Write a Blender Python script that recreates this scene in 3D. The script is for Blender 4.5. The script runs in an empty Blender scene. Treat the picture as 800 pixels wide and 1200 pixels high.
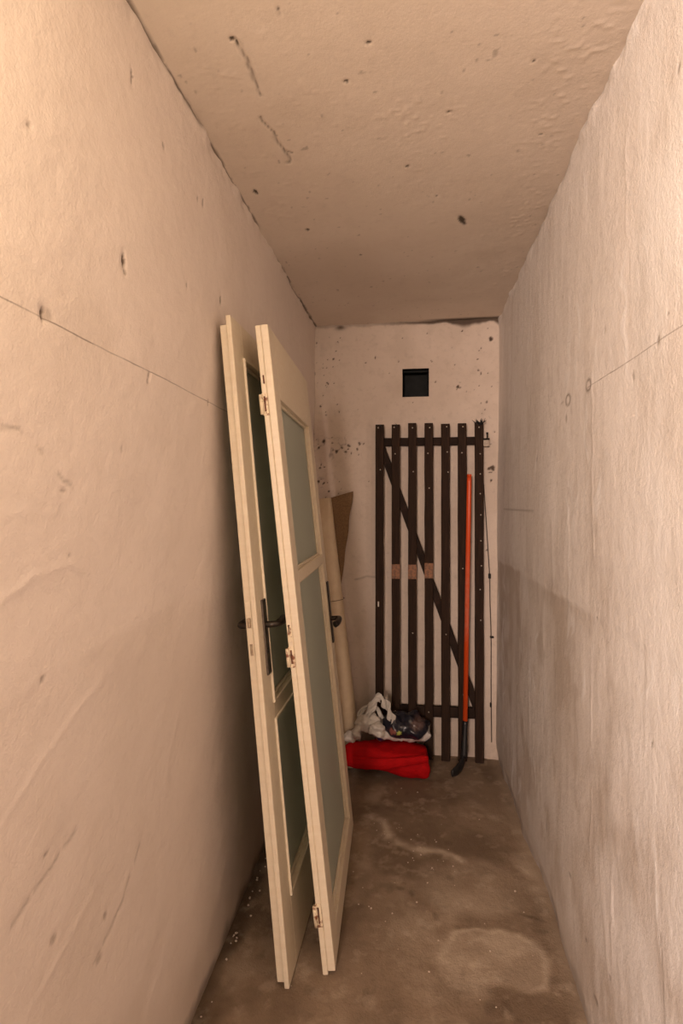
import bpy, bmesh, math, random
import numpy as np
from mathutils import Vector, Matrix

# ------------------------------------------------------------------ camera, world, light, exposure
scene = bpy.context.scene
C = scene.collection
EYE = 1.447                      # eye height in metres
F_PX = 630.0                     # focal length in pixels of the 800x1200 frame
YAW = math.atan(78 / 630)        # camera turned a little to the left of the corridor axis
cam_data = bpy.data.cameras.new('camera')
cam_data.sensor_fit = 'VERTICAL'
cam_data.sensor_height = 36.0
cam_data.lens = 36.0 * F_PX / 1200.0
cam_data.shift_y = -6.0 / 1200.0
cam_data.clip_start = 0.02
cam = bpy.data.objects.new('camera', cam_data)
cam.location = (0, 0, EYE)
cam.rotation_euler = (math.radians(90), 0, YAW)
C.objects.link(cam)
scene.camera = cam

world = bpy.data.worlds.new('world')
world.use_nodes = True
world.node_tree.nodes['Background'].inputs[0].default_value = (0.9, 0.93, 1.0, 1)
world.node_tree.nodes['Background'].inputs[1].default_value = 0.02
scene.world = world

# unseen warm area light added behind the camera, shining in through the rear opening
added_rear = bpy.data.lights.new('added_rear_light', 'AREA')
added_rear.shape = 'RECTANGLE'; added_rear.size = 0.95; added_rear.size_y = 0.9
added_rear.energy = 300.0
added_rear.color = (1.0, 0.77, 0.655)
added_rear_o = bpy.data.objects.new('added_rear_light', added_rear)
added_rear_o.location = (-0.95, -3.2, 1.95)
added_rear_o.rotation_euler = (Vector((0.35, 2.6, 1.45)) - Vector((-0.95, -3.2, 1.95))).to_track_quat('-Z', 'Y').to_euler()
C.objects.link(added_rear_o)
BULB_STRENGTH = 185.0            # the warm bulb on the left wall, see wall_lamp below
BULB_POS = (-0.40, 0.20, 2.14)

vs = scene.view_settings
vs.view_transform = 'Standard'
vs.look = 'None'
vs.gamma = 1.0
vs.exposure = 0.0
vs.use_curve_mapping = False

# ------------------------------------------------------------------ helpers
R = random.Random(7)

def value_noise(x, y, seed):
    xi = np.floor(x).astype(np.int64); yi = np.floor(y).astype(np.int64)
    fx = x - xi; fy = y - yi
    fx = fx * fx * fx * (fx * (fx * 6 - 15) + 10); fy = fy * fy * fy * (fy * (fy * 6 - 15) + 10)
    def h(a, b):
        n = (a * 374761393 + b * 668265263 + seed * 974634777) & 0x7fffffff
        n = ((n ^ (n >> 13)) * 1274126177) & 0x7fffffff
        n = (n ^ (n >> 16)) & 0xffffff
        return n / float(0xffffff) * 2 - 1
    a = h(xi, yi); b = h(xi + 1, yi); c = h(xi, yi + 1); d = h(xi + 1, yi + 1)
    return (a + (b - a) * fx) * (1 - fy) + (c + (d - c) * fx) * fy

def fbm(x, y, seed, octaves=4, gain=0.5):
    s = 0; amp = 1; tot = 0
    for k in range(octaves):
        s = s + amp * value_noise(x * 2 ** k + 17.3 * k, y * 2 ** k - 9.1 * k, seed + k)
        tot += amp; amp *= gain
    return s / tot

def poly_dist(a, b, pts):
    """distance from grid points (a, b) to a polyline"""
    best = np.full(a.shape, 9.0)
    for (x0, y0), (x1, y1) in zip(pts[:-1], pts[1:]):
        dx, dy = x1 - x0, y1 - y0
        t = np.clip(((a - x0) * dx + (b - y0) * dy) / (dx * dx + dy * dy + 1e-12), 0, 1)
        best = np.minimum(best, np.hypot(a - x0 - t * dx, b - y0 - t * dy))
    return best

def blob(a, b, ca, cb, ra, rb, rot=0.0):
    c, s = math.cos(rot), math.sin(rot)
    u = (a - ca) * c + (b - cb) * s; v = -(a - ca) * s + (b - cb) * c
    return np.exp(-((u / ra) ** 2 + (v / rb) ** 2))

def smooth(e0, e1, x):
    t = np.clip((x - e0) / (e1 - e0), 0, 1)
    return t * t * (3 - 2 * t)

def grid_object(name, P, wear, mat, hole=None, flip=False):
    """P: (n, m, 3) vertex positions; wear: (n, m, 4) colour attribute"""
    n, m = P.shape[:2]
    idx = np.arange(n * m).reshape(n, m)
    q = np.stack([idx[:-1, :-1], idx[1:, :-1], idx[1:, 1:], idx[:-1, 1:]], -1).reshape(-1, 4)
    if hole is not None:
        q = q[~hole[:-1, :-1].reshape(-1)]
    if flip:
        q = q[:, ::-1]
    me = bpy.data.meshes.new(name)
    me.vertices.add(n * m)
    me.vertices.foreach_set('co', P.reshape(-1).astype(np.float32))
    me.loops.add(len(q) * 4)
    me.loops.foreach_set('vertex_index', q.reshape(-1).astype(np.int32))
    me.polygons.add(len(q))
    me.polygons.foreach_set('loop_start', np.arange(0, len(q) * 4, 4, dtype=np.int32))
    me.polygons.foreach_set('use_smooth', np.ones(len(q), dtype=bool))
    me.update(calc_edges=True)
    at = me.attributes.new('wear', 'FLOAT_COLOR', 'POINT')
    at.data.foreach_set('color', wear.reshape(-1).astype(np.float32))
    me.materials.append(mat)
    o = bpy.data.objects.new(name, me)
    C.objects.link(o)
    return o

def link_mesh(name, bm, mat, parent=None, smooth_shade=False, matrix=None):
    me = bpy.data.meshes.new(name)
    bmesh.ops.recalc_face_normals(bm, faces=bm.faces[:])
    bm.to_mesh(me); bm.free()
    if smooth_shade:
        me.polygons.foreach_set('use_smooth', np.ones(len(me.polygons), dtype=bool))
    for mm in (mat if isinstance(mat, (list, tuple)) else [mat]):
        me.materials.append(mm)
    o = bpy.data.objects.new(name, me)
    C.objects.link(o)
    if parent: o.parent = parent
    if matrix is not None: o.matrix_local = matrix
    return o

def empty(name, loc=(0, 0, 0), matrix=None):
    o = bpy.data.objects.new(name, None)
    o.empty_display_size = 0.1
    C.objects.link(o)
    if matrix is not None: o.matrix_world = matrix
    else: o.location = loc
    return o

def tag(o, label, cat, group=None):
    o['label'] = label; o['category'] = cat
    if group: o['group'] = group
    return o

def structure(o, label=None, cat=None):
    o['kind'] = 'structure'
    if label: o['label'] = label
    if cat: o['category'] = cat
    return o

def add_box(bm, lo, hi, bevel=0.0, seg=2, mat=0):
    lo = Vector(lo); hi = Vector(hi)
    m = Matrix.Translation((lo + hi) / 2) @ Matrix.Diagonal((*(hi - lo), 1.0))
    r = bmesh.ops.create_cube(bm, size=1.0, matrix=m)
    vs_ = r['verts']
    faces = set(f for v in vs_ for f in v.link_faces)
    for f in faces: f.material_index = mat
    if bevel > 0:
        es = list(set(e for v in vs_ for e in v.link_edges))
        bmesh.ops.bevel(bm, geom=es, offset=bevel, segments=seg, affect='EDGES', profile=0.5, clamp_overlap=True)
    return vs_

def add_tube(bm, pts, radii, sides=12, squash=None, caps=True, up=(0, 0, 1)):
    """swept tube through pts; radii a number or list; squash=(a, b) scales the section"""
    pts = [Vector(p) for p in pts]
    n = len(pts)
    if not isinstance(radii, (list, tuple)): radii = [radii] * n
    rings = []
    ref = Vector(up)
    for i, p in enumerate(pts):
        t = (pts[min(i + 1, n - 1)] - pts[max(i - 1, 0)]).normalized()
        s = t.cross(ref)
        if s.length < 1e-4: s = t.cross(Vector((1, 0, 0)))
        s.normalize(); q = s.cross(t).normalized()
        a, b = squash if squash else (1, 1)
        rings.append([bm.verts.new(p + radii[i] * (a * math.cos(2 * math.pi * k / sides) * s + b * math.sin(2 * math.pi * k / sides) * q)) for k in range(sides)])
    for r0, r1 in zip(rings[:-1], rings[1:]):
        for k in range(sides):
            bm.faces.new((r0[k], r0[(k + 1) % sides], r1[(k + 1) % sides], r1[k]))
    if caps:
        bm.faces.new(rings[0][::-1]); bm.faces.new(rings[-1])
    return rings

def bez(p, n):
    """Catmull-Rom through points p"""
    p = [Vector(q) for q in p]
    out = []
    for i in range(len(p) - 1):
        p0 = p[max(i - 1, 0)]; p1 = p[i]; p2 = p[i + 1]; p3 = p[min(i + 2, len(p) - 1)]
        for k in range(n):
            t = k / n
            out.append(0.5 * (2 * p1 + (p2 - p0) * t + (2 * p0 - 5 * p1 + 4 * p2 - p3) * t * t + (3 * p1 - p0 - 3 * p2 + p3) * t ** 3))
    out.append(p[-1])
    return out

# ------------------------------------------------------------------ materials
def new_mat(name):
    m = bpy.data.materials.new(name); m.use_nodes = True
    nt = m.node_tree
    return m, nt, nt.nodes['Principled BSDF']

def nd(nt, kind, **kw):
    n = nt.nodes.new(kind)
    for k, v in kw.items(): setattr(n, k, v)
    return n

def mixc(nt, fac, a, b, blend='MIX'):
    n = nt.nodes.new('ShaderNodeMix'); n.data_type = 'RGBA'; n.blend_type = blend
    for sock, val in ((n.inputs[0], fac), (n.inputs[6], a), (n.inputs[7], b)):
        if hasattr(val, 'is_output'): nt.links.new(val, sock)
        elif isinstance(val, (int, float)): sock.default_value = val
        else: sock.default_value = (*val, 1)
    return n.outputs[2]

def math_n(nt, op, a, b=None, c=None):
    n = nt.nodes.new('ShaderNodeMath'); n.operation = op
    for i, val in enumerate((a, b, c)):
        if val is None: continue
        if hasattr(val, 'is_output'): nt.links.new(val, n.inputs[i])
        else: n.inputs[i].default_value = val
    return n.outputs[0]

def noise_n(nt, vec, scale, detail=4, rough=0.55):
    n = nt.nodes.new('ShaderNodeTexNoise')
    n.inputs['Scale'].default_value = scale; n.inputs['Detail'].default_value = detail; n.inputs['Roughness'].default_value = rough
    nt.links.new(vec, n.inputs['Vector'])
    return n.outputs['Fac']

def ramp_n(nt, fac, stops):
    n = nt.nodes.new('ShaderNodeValToRGB')
    e = n.color_ramp.elements
    while len(e) < len(stops): e.new(0.5)
    for el, (p, c) in zip(e, stops):
        el.position = p; el.color = (*c, 1) if len(c) == 3 else c
    nt.links.new(fac, n.inputs[0])
    return n.outputs[0]

def plaster(name, light, grey, dirt, line_z=None, y_range=None, stretch=(1, 1, 1), rough=0.85, bump=0.28, third=(0.30, 0.20, 0.125), mottle=0.35):
    """wear.r = dirt / hole, wear.g = damp greying, wear.b = bare brown cement"""
    m, nt, b = new_mat(name)
    tc = nd(nt, 'ShaderNodeTexCoord')
    mp = nd(nt, 'ShaderNodeMapping'); mp.inputs['Scale'].default_value = stretch
    nt.links.new(tc.outputs['Object'], mp.inputs['Vector'])
    at = nd(nt, 'ShaderNodeAttribute', attribute_name='wear')
    sp = nd(nt, 'ShaderNodeSeparateColor'); nt.links.new(at.outputs['Color'], sp.inputs[0])
    n1 = noise_n(nt, mp.outputs[0], 3.0, 6, 0.6)
    n2 = noise_n(nt, mp.outputs[0], 38.0, 4, 0.6)
    col = mixc(nt, math_n(nt, 'MULTIPLY', n1, 0.55), light, tuple(0.88 * g + 0.0 for g in light))
    col = mixc(nt, sp.outputs[1], col, grey)
    speck = math_n(nt, 'MULTIPLY', math_n(nt, 'SUBTRACT', n2, 0.56), 2.2)
    speck.node.use_clamp = True
    col = mixc(nt, math_n(nt, 'MULTIPLY', speck, mottle), col, tuple(0.72 * g for g in grey))
    n3 = noise_n(nt, mp.outputs[0], 11.0, 8, 0.7)
    patch = math_n(nt, 'MULTIPLY', math_n(nt, 'SUBTRACT', n3, 0.52), 3.2); patch.node.use_clamp = True
    col = mixc(nt, math_n(nt, 'MULTIPLY', patch, mottle * 0.75), col, tuple(0.86 * g for g in grey))
    col = mixc(nt, sp.outputs[2], col, third)
    if line_z is not None:
        so = nd(nt, 'ShaderNodeSeparateXYZ'); nt.links.new(tc.outputs['Object'], so.inputs[0])
        wob = math_n(nt, 'MULTIPLY', math_n(nt, 'SUBTRACT', noise_n(nt, tc.outputs['Object'], 2.5, 3), 0.5), 0.012)
        dist = math_n(nt, 'ABSOLUTE', math_n(nt, 'SUBTRACT', math_n(nt, 'SUBTRACT', so.outputs[2], line_z), wob))
        on = math_n(nt, 'SUBTRACT', 1.0, math_n(nt, 'DIVIDE', dist, 0.0022)); on.node.use_clamp = True
        a = math_n(nt, 'GREATER_THAN', so.outputs[1], y_range[0]); c = math_n(nt, 'LESS_THAN', so.outputs[1], y_range[1])
        on = math_n(nt, 'MULTIPLY', on, math_n(nt, 'MULTIPLY', a, c))
        fade = math_n(nt, 'MULTIPLY_ADD', noise_n(nt, tc.outputs['Object'], 14.0, 3), 2.0, -0.25); fade.node.use_clamp = True
        col = mixc(nt, math_n(nt, 'MULTIPLY', math_n(nt, 'MULTIPLY', on, fade), 0.75), col, (0.10, 0.065, 0.045))
    col = mixc(nt, sp.outputs[0], col, dirt)
    nt.links.new(col, b.inputs['Base Color'])
    b.inputs['Roughness'].default_value = rough
    b.inputs['Specular IOR Level'].default_value = 0.25
    hgt = math_n(nt, 'ADD', math_n(nt, 'MULTIPLY', noise_n(nt, mp.outputs[0], 55.0, 5, 0.65), 0.6), math_n(nt, 'MULTIPLY', noise_n(nt, mp.outputs[0], 170.0, 4, 0.65), 0.45))
    bp = nd(nt, 'ShaderNodeBump'); bp.inputs['Strength'].default_value = bump; bp.inputs['Distance'].default_value = 0.006
    nt.links.new(hgt, bp.inputs['Height']); nt.links.new(bp.outputs[0], b.inputs['Normal'])
    return m

def simple(name, col, col2=None, scale=30.0, rough=0.5, metal=0.0, bump=0.0, stretch=(1, 1, 1), spec=0.5, lo=0.4, hi=0.65):
    m, nt, b = new_mat(name)
    tc = nd(nt, 'ShaderNodeTexCoord'); mp = nd(nt, 'ShaderNodeMapping'); mp.inputs['Scale'].default_value = stretch
    nt.links.new(tc.outputs['Object'], mp.inputs['Vector'])
    f = noise_n(nt, mp.outputs[0], scale, 5, 0.6)
    c2 = col2 if col2 else tuple(0.85 * c for c in col)
    c = ramp_n(nt, f, [(lo, col), (hi, c2)])
    nt.links.new(c, b.inputs['Base Color'])
    b.inputs['Roughness'].default_value = rough; b.inputs['Metallic'].default_value = metal
    b.inputs['Specular IOR Level'].default_value = spec
    if bump > 0:
        bp = nd(nt, 'ShaderNodeBump'); bp.inputs['Strength'].default_value = bump; bp.inputs['Distance'].default_value = 0.002
        nt.links.new(f, bp.inputs['Height']); nt.links.new(bp.outputs[0], b.inputs['Normal'])
    return m

M = {}
WALL = (0.855, 0.755, 0.685)
M['wall_left'] = plaster('plaster_left', WALL, (0.62, 0.52, 0.43), (0.10, 0.065, 0.04), 1.761, (-0.2, 1.75), mottle=0.22, bump=0.5)
M['wall_right'] = plaster('plaster_right', (0.79, 0.75, 0.72), (0.53, 0.465, 0.41), (0.12, 0.085, 0.06), 1.781, (-0.2, 1.58), stretch=(1, 1, 0.75), rough=0.62, third=(0.88, 0.88, 0.885), mottle=0.7, bump=0.6)
M['wall_back'] = plaster('plaster_back', (0.68, 0.575, 0.49), (0.44, 0.35, 0.28), (0.07, 0.045, 0.03), mottle=0.6, bump=0.5)
M['ceiling'] = plaster('plaster_ceiling', (0.80, 0.70, 0.61), (0.62, 0.52, 0.43), (0.07, 0.05, 0.035), bump=0.16)
M['floor'] = plaster('concrete_floor', (0.29, 0.213, 0.148), (0.165, 0.115, 0.076), (0.065, 0.045, 0.029), rough=0.75, bump=0.6, mottle=0.6)
M['plain'] = simple('plain_plaster', WALL, rough=0.9, bump=0.2)
M['cream'] = simple('cream_gloss_paint', (0.78, 0.69, 0.53), (0.73, 0.62, 0.455), 9.0, 0.38, stretch=(6, 6, 0.8), lo=0.35, hi=0.75)
M['cream_worn'] = simple('chipped_cream_paint', (0.82, 0.70, 0.50), (0.22, 0.075, 0.03), 55.0, 0.5, bump=0.3, lo=0.50, hi=0.62)
M['rust'] = simple('rusty_steel', (0.17, 0.055, 0.022), (0.07, 0.03, 0.018), 90.0, 0.75, metal=0.3)
M['dark_handle'] = simple('dark_bronze_handle', (0.028, 0.022, 0.018), (0.05, 0.038, 0.028), 40.0, 0.32, metal=0.5)
M['plate'] = simple('grey_lock_plate', (0.16, 0.13, 0.105), (0.10, 0.08, 0.065), 60.0, 0.4, metal=0.7)
M['faceplate'] = simple('worn_lock_faceplate', (0.50, 0.40, 0.28), (0.30, 0.23, 0.16), 80.0, 0.45, metal=0.6)
M['wood'] = simple('dark_stained_wood', (0.020, 0.011, 0.007), (0.042, 0.023, 0.014), 7.0, 0.75, bump=0.4, stretch=(14, 14, 1.0), lo=0.35, hi=0.7, spec=0.15)
M['wood_back'] = simple('dark_stained_rail_wood', (0.017, 0.010, 0.007), (0.033, 0.019, 0.013), 9.0, 0.75, bump=0.3, spec=0.15)
M['nail'] = simple('galvanised_nail_head', (0.62, 0.56, 0.48), (0.42, 0.37, 0.31), 200.0, 0.4, metal=0.6)
M['tape'] = simple('brown_tape_remnant', (0.28, 0.12, 0.05), (0.12, 0.055, 0.028), 70.0, 0.6, bump=0.2)
M['iron'] = simple('black_iron', (0.02, 0.017, 0.015), None, 50.0, 0.5, metal=0.6)
M['zinc'] = simple('dull_zinc', (0.36, 0.30, 0.24), (0.24, 0.2, 0.16), 50.0, 0.5, metal=0.5)
M['vent'] = simple('black_vent_plastic', (0.004, 0.005, 0.005), (0.009, 0.010, 0.010), 30.0, 0.5, spec=0.12)
M['black'] = simple('black_plastic', (0.008, 0.008, 0.009), (0.014, 0.013, 0.012), 40.0, 0.42)
M['cable'] = simple('dark_grey_cable', (0.07, 0.05, 0.038), None, 40.0, 0.6)
M['lino'] = simple('beige_linoleum', (0.66, 0.53, 0.36), (0.60, 0.47, 0.31), 18.0, 0.5, bump=0.1)
M['jute'] = simple('brown_jute_backing', (0.24, 0.145, 0.07), (0.17, 0.10, 0.05), 120.0, 0.9, bump=0.5)
M['red'] = simple('red_bag_fabric', (0.44, 0.004, 0.006), (0.36, 0.003, 0.005), 22.0, 0.8, bump=0.2, spec=0.12)
M['white_plastic'] = simple('white_plastic_film', (0.62, 0.58, 0.52), (0.52, 0.48, 0.43), 25.0, 0.35, bump=0.4)
M['crumb'] = simple('plaster_crumb', (0.62, 0.53, 0.44), (0.48, 0.40, 0.32), 60.0, 0.9)

# frosted green-grey door glass
gm, nt, gb = new_mat('frosted_green_glass')
tc = nd(nt, 'ShaderNodeTexCoord')
bp = nd(nt, 'ShaderNodeBump'); bp.inputs['Strength'].default_value = 0.35; bp.inputs['Distance'].default_value = 0.001
nt.links.new(noise_n(nt, tc.outputs['Object'], 160.0, 3), bp.inputs['Height'])
df = nd(nt, 'ShaderNodeBsdfDiffuse'); df.inputs[0].default_value = (0.57, 0.625, 0.525, 1)
tl = nd(nt, 'ShaderNodeBsdfTranslucent'); tl.inputs[0].default_value = (0.87, 0.90, 0.83, 1)
gl = nd(nt, 'ShaderNodeBsdfGlossy'); gl.inputs['Roughness'].default_value = 0.42
for q in (df, tl, gl): nt.links.new(bp.outputs[0], q.inputs['Normal'])
m1 = nd(nt, 'ShaderNodeMixShader'); m1.inputs[0].default_value = 0.38
nt.links.new(df.outputs[0], m1.inputs[1]); nt.links.new(tl.outputs[0], m1.inputs[2])
fr_ = nd(nt, 'ShaderNodeFresnel'); fr_.inputs[0].default_value = 1.4
m2 = nd(nt, 'ShaderNodeMixShader'); nt.links.new(math_n(nt, 'MULTIPLY', fr_.outputs[0], 0.6), m2.inputs[0])
nt.links.new(m1.outputs[0], m2.inputs[1]); nt.links.new(gl.outputs[0], m2.inputs[2])
nt.links.new(m2.outputs[0], nt.nodes['Material Output'].inputs['Surface'])
nt.nodes.remove(gb)
M['glass'] = gm

# orange stick shaft with worn, paler print band
om, nt, ob = new_mat('orange_stick_paint')
tc = nd(nt, 'ShaderNodeTexCoord')
sx = nd(nt, 'ShaderNodeSeparateXYZ'); nt.links.new(tc.outputs['Object'], sx.inputs[0])
band = ramp_n(nt, math_n(nt, 'DIVIDE', sx.outputs[2], 1.7), [(0.40, (0, 0, 0)), (0.47, (1, 1, 1)), (0.60, (1, 1, 1)), (0.72, (0, 0, 0))])
wn = math_n(nt, 'MULTIPLY', band, ramp_n(nt, noise_n(nt, tc.outputs['Object'], 45.0, 3), [(0.3, (0.15, 0.15, 0.15)), (0.7, (0.6, 0.6, 0.6))]))
nt.links.new(mixc(nt, wn, (0.66, 0.075, 0.012), (0.68, 0.24, 0.16)), ob.inputs['Base Color'])
ob.inputs['Roughness'].default_value = 0.4
M['orange'] = om

# printed plastic carrier bag: colour from a painted attribute (flat print)
pm, nt, pb = new_mat('printed_plastic_film')
at = nd(nt, 'ShaderNodeAttribute', attribute_name='print')
nt.links.new(at.outputs['Color'], pb.inputs['Base Color'])
pb.inputs['Roughness'].default_value = 0.3
M['print'] = pm

# bulb glass
lm, nt, lb = new_mat('glowing_bulb')
lb.inputs['Base Color'].default_value = (1, 0.9, 0.75, 1)
lb.inputs['Emission Color'].default_value = (1.0, 0.79, 0.50, 1)
lb.inputs['Emission Strength'].default_value = BULB_STRENGTH
M['bulb'] = lm

# ------------------------------------------------------------------ the room shell
ZC, YB = 2.53, 3.18
def left_x(y, z):     # left wall leans a little outward towards the floor
    top = -0.585 + 0.035 * np.clip((y - 1.6) / 1.58, -0.6, 1)
    return -0.605 + (top + 0.605) * z / 2.53
def right_x(y, z):
    return 0.500 + 0.018 * np.clip((y - 1.6) / 1.5, 0, 1) * z / 2.53

def spaced(a, b, d0, d1):
    out = [a]
    while out[-1] < b:
        t = np.clip((out[-1] - 0.6) / 2.5, 0, 1)
        d = d0 + (d1 - d0) * t if out[-1] > 0.5 else 0.03
        out.append(out[-1] + d)
    return np.array(out)

ys = spaced(-0.2, YB + 0.01, 0.0040, 0.0085)
zs = np.arange(-0.02, ZC + 0.03, 0.0055)

# --- left wall
Yg, Zg = np.meshgrid(ys, zs, indexing='ij')
rel = 0.007 * fbm(Yg * 1.6, Zg * 1.6, 3, 3) + 0.0016 * fbm(Yg * 7, Zg * 7, 11, 3) + 0.0009 * fbm(Yg * 34, Zg * 34, 19, 3)
rot = Yg * 0.82 + Zg * 0.57; rot2 = -Yg * 0.57 + Zg * 0.82
rel += 0.0009 * smooth(0.1, 0.8, fbm(rot * 2.2, rot2 * 15, 27, 2))           # trowel drags
dirt = np.zeros_like(Yg); damp = np.zeros_like(Yg); bare = np.zeros_like(Yg)
for pts, w, amp in (([(0.70, 1.29), (0.80, 1.335), (0.90, 1.345), (0.94, 1.33)], 0.007, 0.008),
                    ([(0.70, 1.43), (0.79, 1.445), (0.86, 1.435)], 0.006, 0.004),
                    ([(0.70, 1.57), (0.77, 1.565), (0.83, 1.535), (0.88, 1.50), (0.93, 1.48)], 0.008, -0.005),
                    ([(0.74, 0.97), (0.83, 1.03), (0.93, 1.075), (1.0, 1.10)], 0.007, 0.006),
                    ([(0.72, 1.15), (0.95, 1.175), (1.35, 1.195)], 0.010, 0.003),
                    ([(0.75, 0.80), (0.86, 0.83), (0.92, 0.85)], 0.008, -0.004),
                    ([(0.77, 0.62), (0.88, 0.66), (0.98, 0.70)], 0.008, 0.005),
                    ([(0.98, 0.55), (1.08, 0.60), (1.16, 0.68)], 0.007, -0.003),
                    ([(1.25, 0.62), (1.30, 0.80), (1.36, 0.90)], 0.009, 0.003),
                    ([(1.02, 1.52), (1.05, 1.49), (1.12, 1.47)], 0.006, 0.003)):
    d = poly_dist(Yg + 0.006 * fbm(Yg * 18, Zg * 18, 5, 2), Zg + 0.006 * fbm(Yg * 18, Zg * 18, 6, 2), pts)
    rel += 0.25 * amp * np.exp(-(d / w) ** 2)
    if amp < 0: dirt = np.maximum(dirt, 0.30 * np.exp(-(d / 0.004) ** 2) * (fbm(Yg * 40, Zg * 40, 8, 2) > -0.1))
damp += 0.35 * smooth(0.03, -0.05, Zg - 1.19 - 0.025 * fbm(Yg * 3, Zg * 3, 12, 3)) * (0.65 + 0.7 * fbm(Yg * 2.5, Zg * 2.5, 14, 4))
damp += 0.55 * smooth(0.30, 0.0, Zg + 0.12 * fbm(Yg * 5, Zg * 5, 15, 3))
damp += 0.18 * smooth(0.1, 0.6, fbm(Yg * 3.4, Zg * 3.4, 41, 4))
for (y, z, ry, rz, a) in ((1.071, 1.968, 0.007, 0.017, 1), (1.078, 1.948, 0.006, 0.009, 0.6), (0.827, 1.768, 0.007, 0.014, 1), (0.838, 1.770, 0.012, 0.014, 0.35),
                          (1.184, 1.752, 0.004, 0.010, .9), (1.178, 1.738, 0.003, 0.006, .8), (1.545, 1.760, 0.005, 0.012, .8), (1.647, 2.103, 0.006, 0.016, .9),
                          (1.39, 2.045, 0.005, 0.009, .6), (1.10, 2.38, 0.004, 0.018, .8), (0.795, 2.06, 0.004, 0.008, .5), (1.25, 2.33, 0.005, 0.010, .6),
                          (1.50, 2.33, 0.005, 0.016, .6), (1.46, 2.32, 0.004, 0.010, .5), (0.88, 1.475, 0.010, 0.005, .35), (0.83, 1.16, 0.006, 0.006, .5), (0.90, 1.36, .004, .004, .4),
                          (0.84, 0.86, 0.006, 0.005, .5), (0.86, 0.70, 0.008, 0.010, .4), (1.02, 0.62, 0.006, 0.010, .5), (1.07, 1.57, 0.004, 0.010, .3), (1.0, 0.55, 0.012, 0.009, .35)):
    g = blob(Yg + 0.004 * fbm(Yg * 60, Zg * 60, 4, 2), Zg, y, z, ry, rz)
    dirt = np.maximum(dirt, a * smooth(0.25, 0.8, g)); rel -= 0.006 * a * g
# ragged dark joint under the ceiling and along the floor
top_gap = ZC - Zg
rag = 0.004 + 0.018 * np.abs(fbm(Yg * 9, Yg * 0 + 3.3, 33, 4))
dirt = np.maximum(dirt, 0.75 * smooth(rag, rag * 0.3, top_gap) * smooth(-0.25, 0.25, fbm(Yg * 5, Zg * 0 + 1.7, 36, 3)))
rel += 0.010 * smooth(0.05, 0.0, top_gap) * fbm(Yg * 14, Zg * 14, 38, 3)
dirt = np.maximum(dirt, 0.6 * smooth(0.05, 0.0, Zg + 0.03 * fbm(Yg * 12, Zg * 12, 39, 3)))

P = np.stack([left_x(Yg, Zg) + rel, Yg, Zg], -1)
W = np.stack([np.clip(dirt, 0, 1), np.clip(damp, 0, 1), bare, np.ones_like(Yg)], -1)
structure(grid_object('wall_left', P, W, M['wall_left']), 'long cream plastered wall behind the leaning doors', 'wall')

# --- right wall
rel = 0.006 * fbm(Yg * 1.8, Zg * 1.4, 103, 3) + 0.0016 * fbm(Yg * 11, Zg * 2.6, 111, 4) + 0.0005 * fbm(Yg * 38, Zg * 16, 119, 3)
dirt = np.zeros_like(Yg); damp = np.zeros_like(Yg)
slant = Yg + 0.22 * np.clip(1.0 - Zg, 0, 1)
rel += 0.0012 * smooth(0.1, 0.7, fbm(slant * 14, Zg * 3.2, 127, 3)) * smooth(1.4, 0.7, Zg)
wob = 0.030 * fbm(Yg * 0 + 2.0, Zg * 6, 131, 3) + 0.008 * fbm(Yg * 0 + 5.0, Zg * 38, 132, 3)
for yy, z0, z1, a in ((1.545, 1.20, 2.02, 0.0045), (1.56, 0.35, 1.05, 0.0045), (1.40, 0.25, 0.75, 0.004), (1.78, 1.0, 1.5, 0.003), (1.30, 1.9, 2.4, 0.003), (2.10, 0.85, 1.15, .004), (1.22, 0.8, 1.2, 0.003), (1.62, 0.2, .55, .004)):
    sharp = np.exp(-((Yg - yy - wob) / 0.006) ** 2)
    rel += 0.4 * a * sharp * smooth(z0, z0 + 0.1, Zg) * smooth(z1, z1 - 0.1, Zg) * smooth(-0.3, 0.2, fbm(Yg * 3, Zg * 8, 134, 2))
dado = smooth(0.012, -0.012, Zg - 1.145 - 0.010 * fbm(Yg * 6, Zg * 6, 136, 2))
rel -= 0.002 * dado
damp += dado * smooth(1.30, 1.75, Yg) * (0.32 + 0.6 * fbm(Yg * 4.5, Zg * 2.6, 138, 4))
damp += dado * smooth(-0.05, 0.45, fbm(Yg * 5 + 3, Zg * 3.2, 139, 4)) * 0.55
damp += 0.55 * smooth(0.45, 0.0, Zg + 0.18 * fbm(Yg * 5, Zg * 3, 142, 3))
damp += 0.28 * smooth(0.1, 0.6, fbm(Yg * 9, Zg * 1.2, 144, 3))
damp += 0.5 * blob(Yg, Zg, 1.18, 1.30, 0.09, 0.03, -0.4) + 0.35 * blob(Yg, Zg, 1.36, 1.23, 0.09, 0.06)
for (y, z, ry, rz, a) in ((1.157, 1.785, 0.006, 0.012, .6), (1.283, 1.742, 0.007, 0.014, .45), (1.115, 1.822, 0.004, 0.004, .8), (1.072, 2.262, 0.004, 0.012, .6), (1.052, 2.40, 0.003, 0.008, .7),
                          (1.45, 1.90, 0.006, 0.012, .45), (1.80, 1.73, 0.010, 0.018, .45), (2.2, 1.64, 0.006, 0.022, .7), (1.18, 0.96, 0.003, 0.012, .7), (1.51, 1.15, 0.004, 0.006, .8), (1.84, 1.79, .02, .006, .3),
                          (1.75, 0.30, .015, .008, .5), (1.60, 0.22, .010, .008, .5), (1.52, 0.12, .02, .01, .5), (2.05, 0.28, .01, .03, .35), (1.42, 0.27, .006, .006, .6)):
    g = blob(Yg + 0.004 * fbm(Yg * 60, Zg * 60, 104, 2), Zg, y, z, ry, rz)
    dirt = np.maximum(dirt, a * smooth(0.25, 0.8, g)); rel -= 0.004 * a * g
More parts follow.
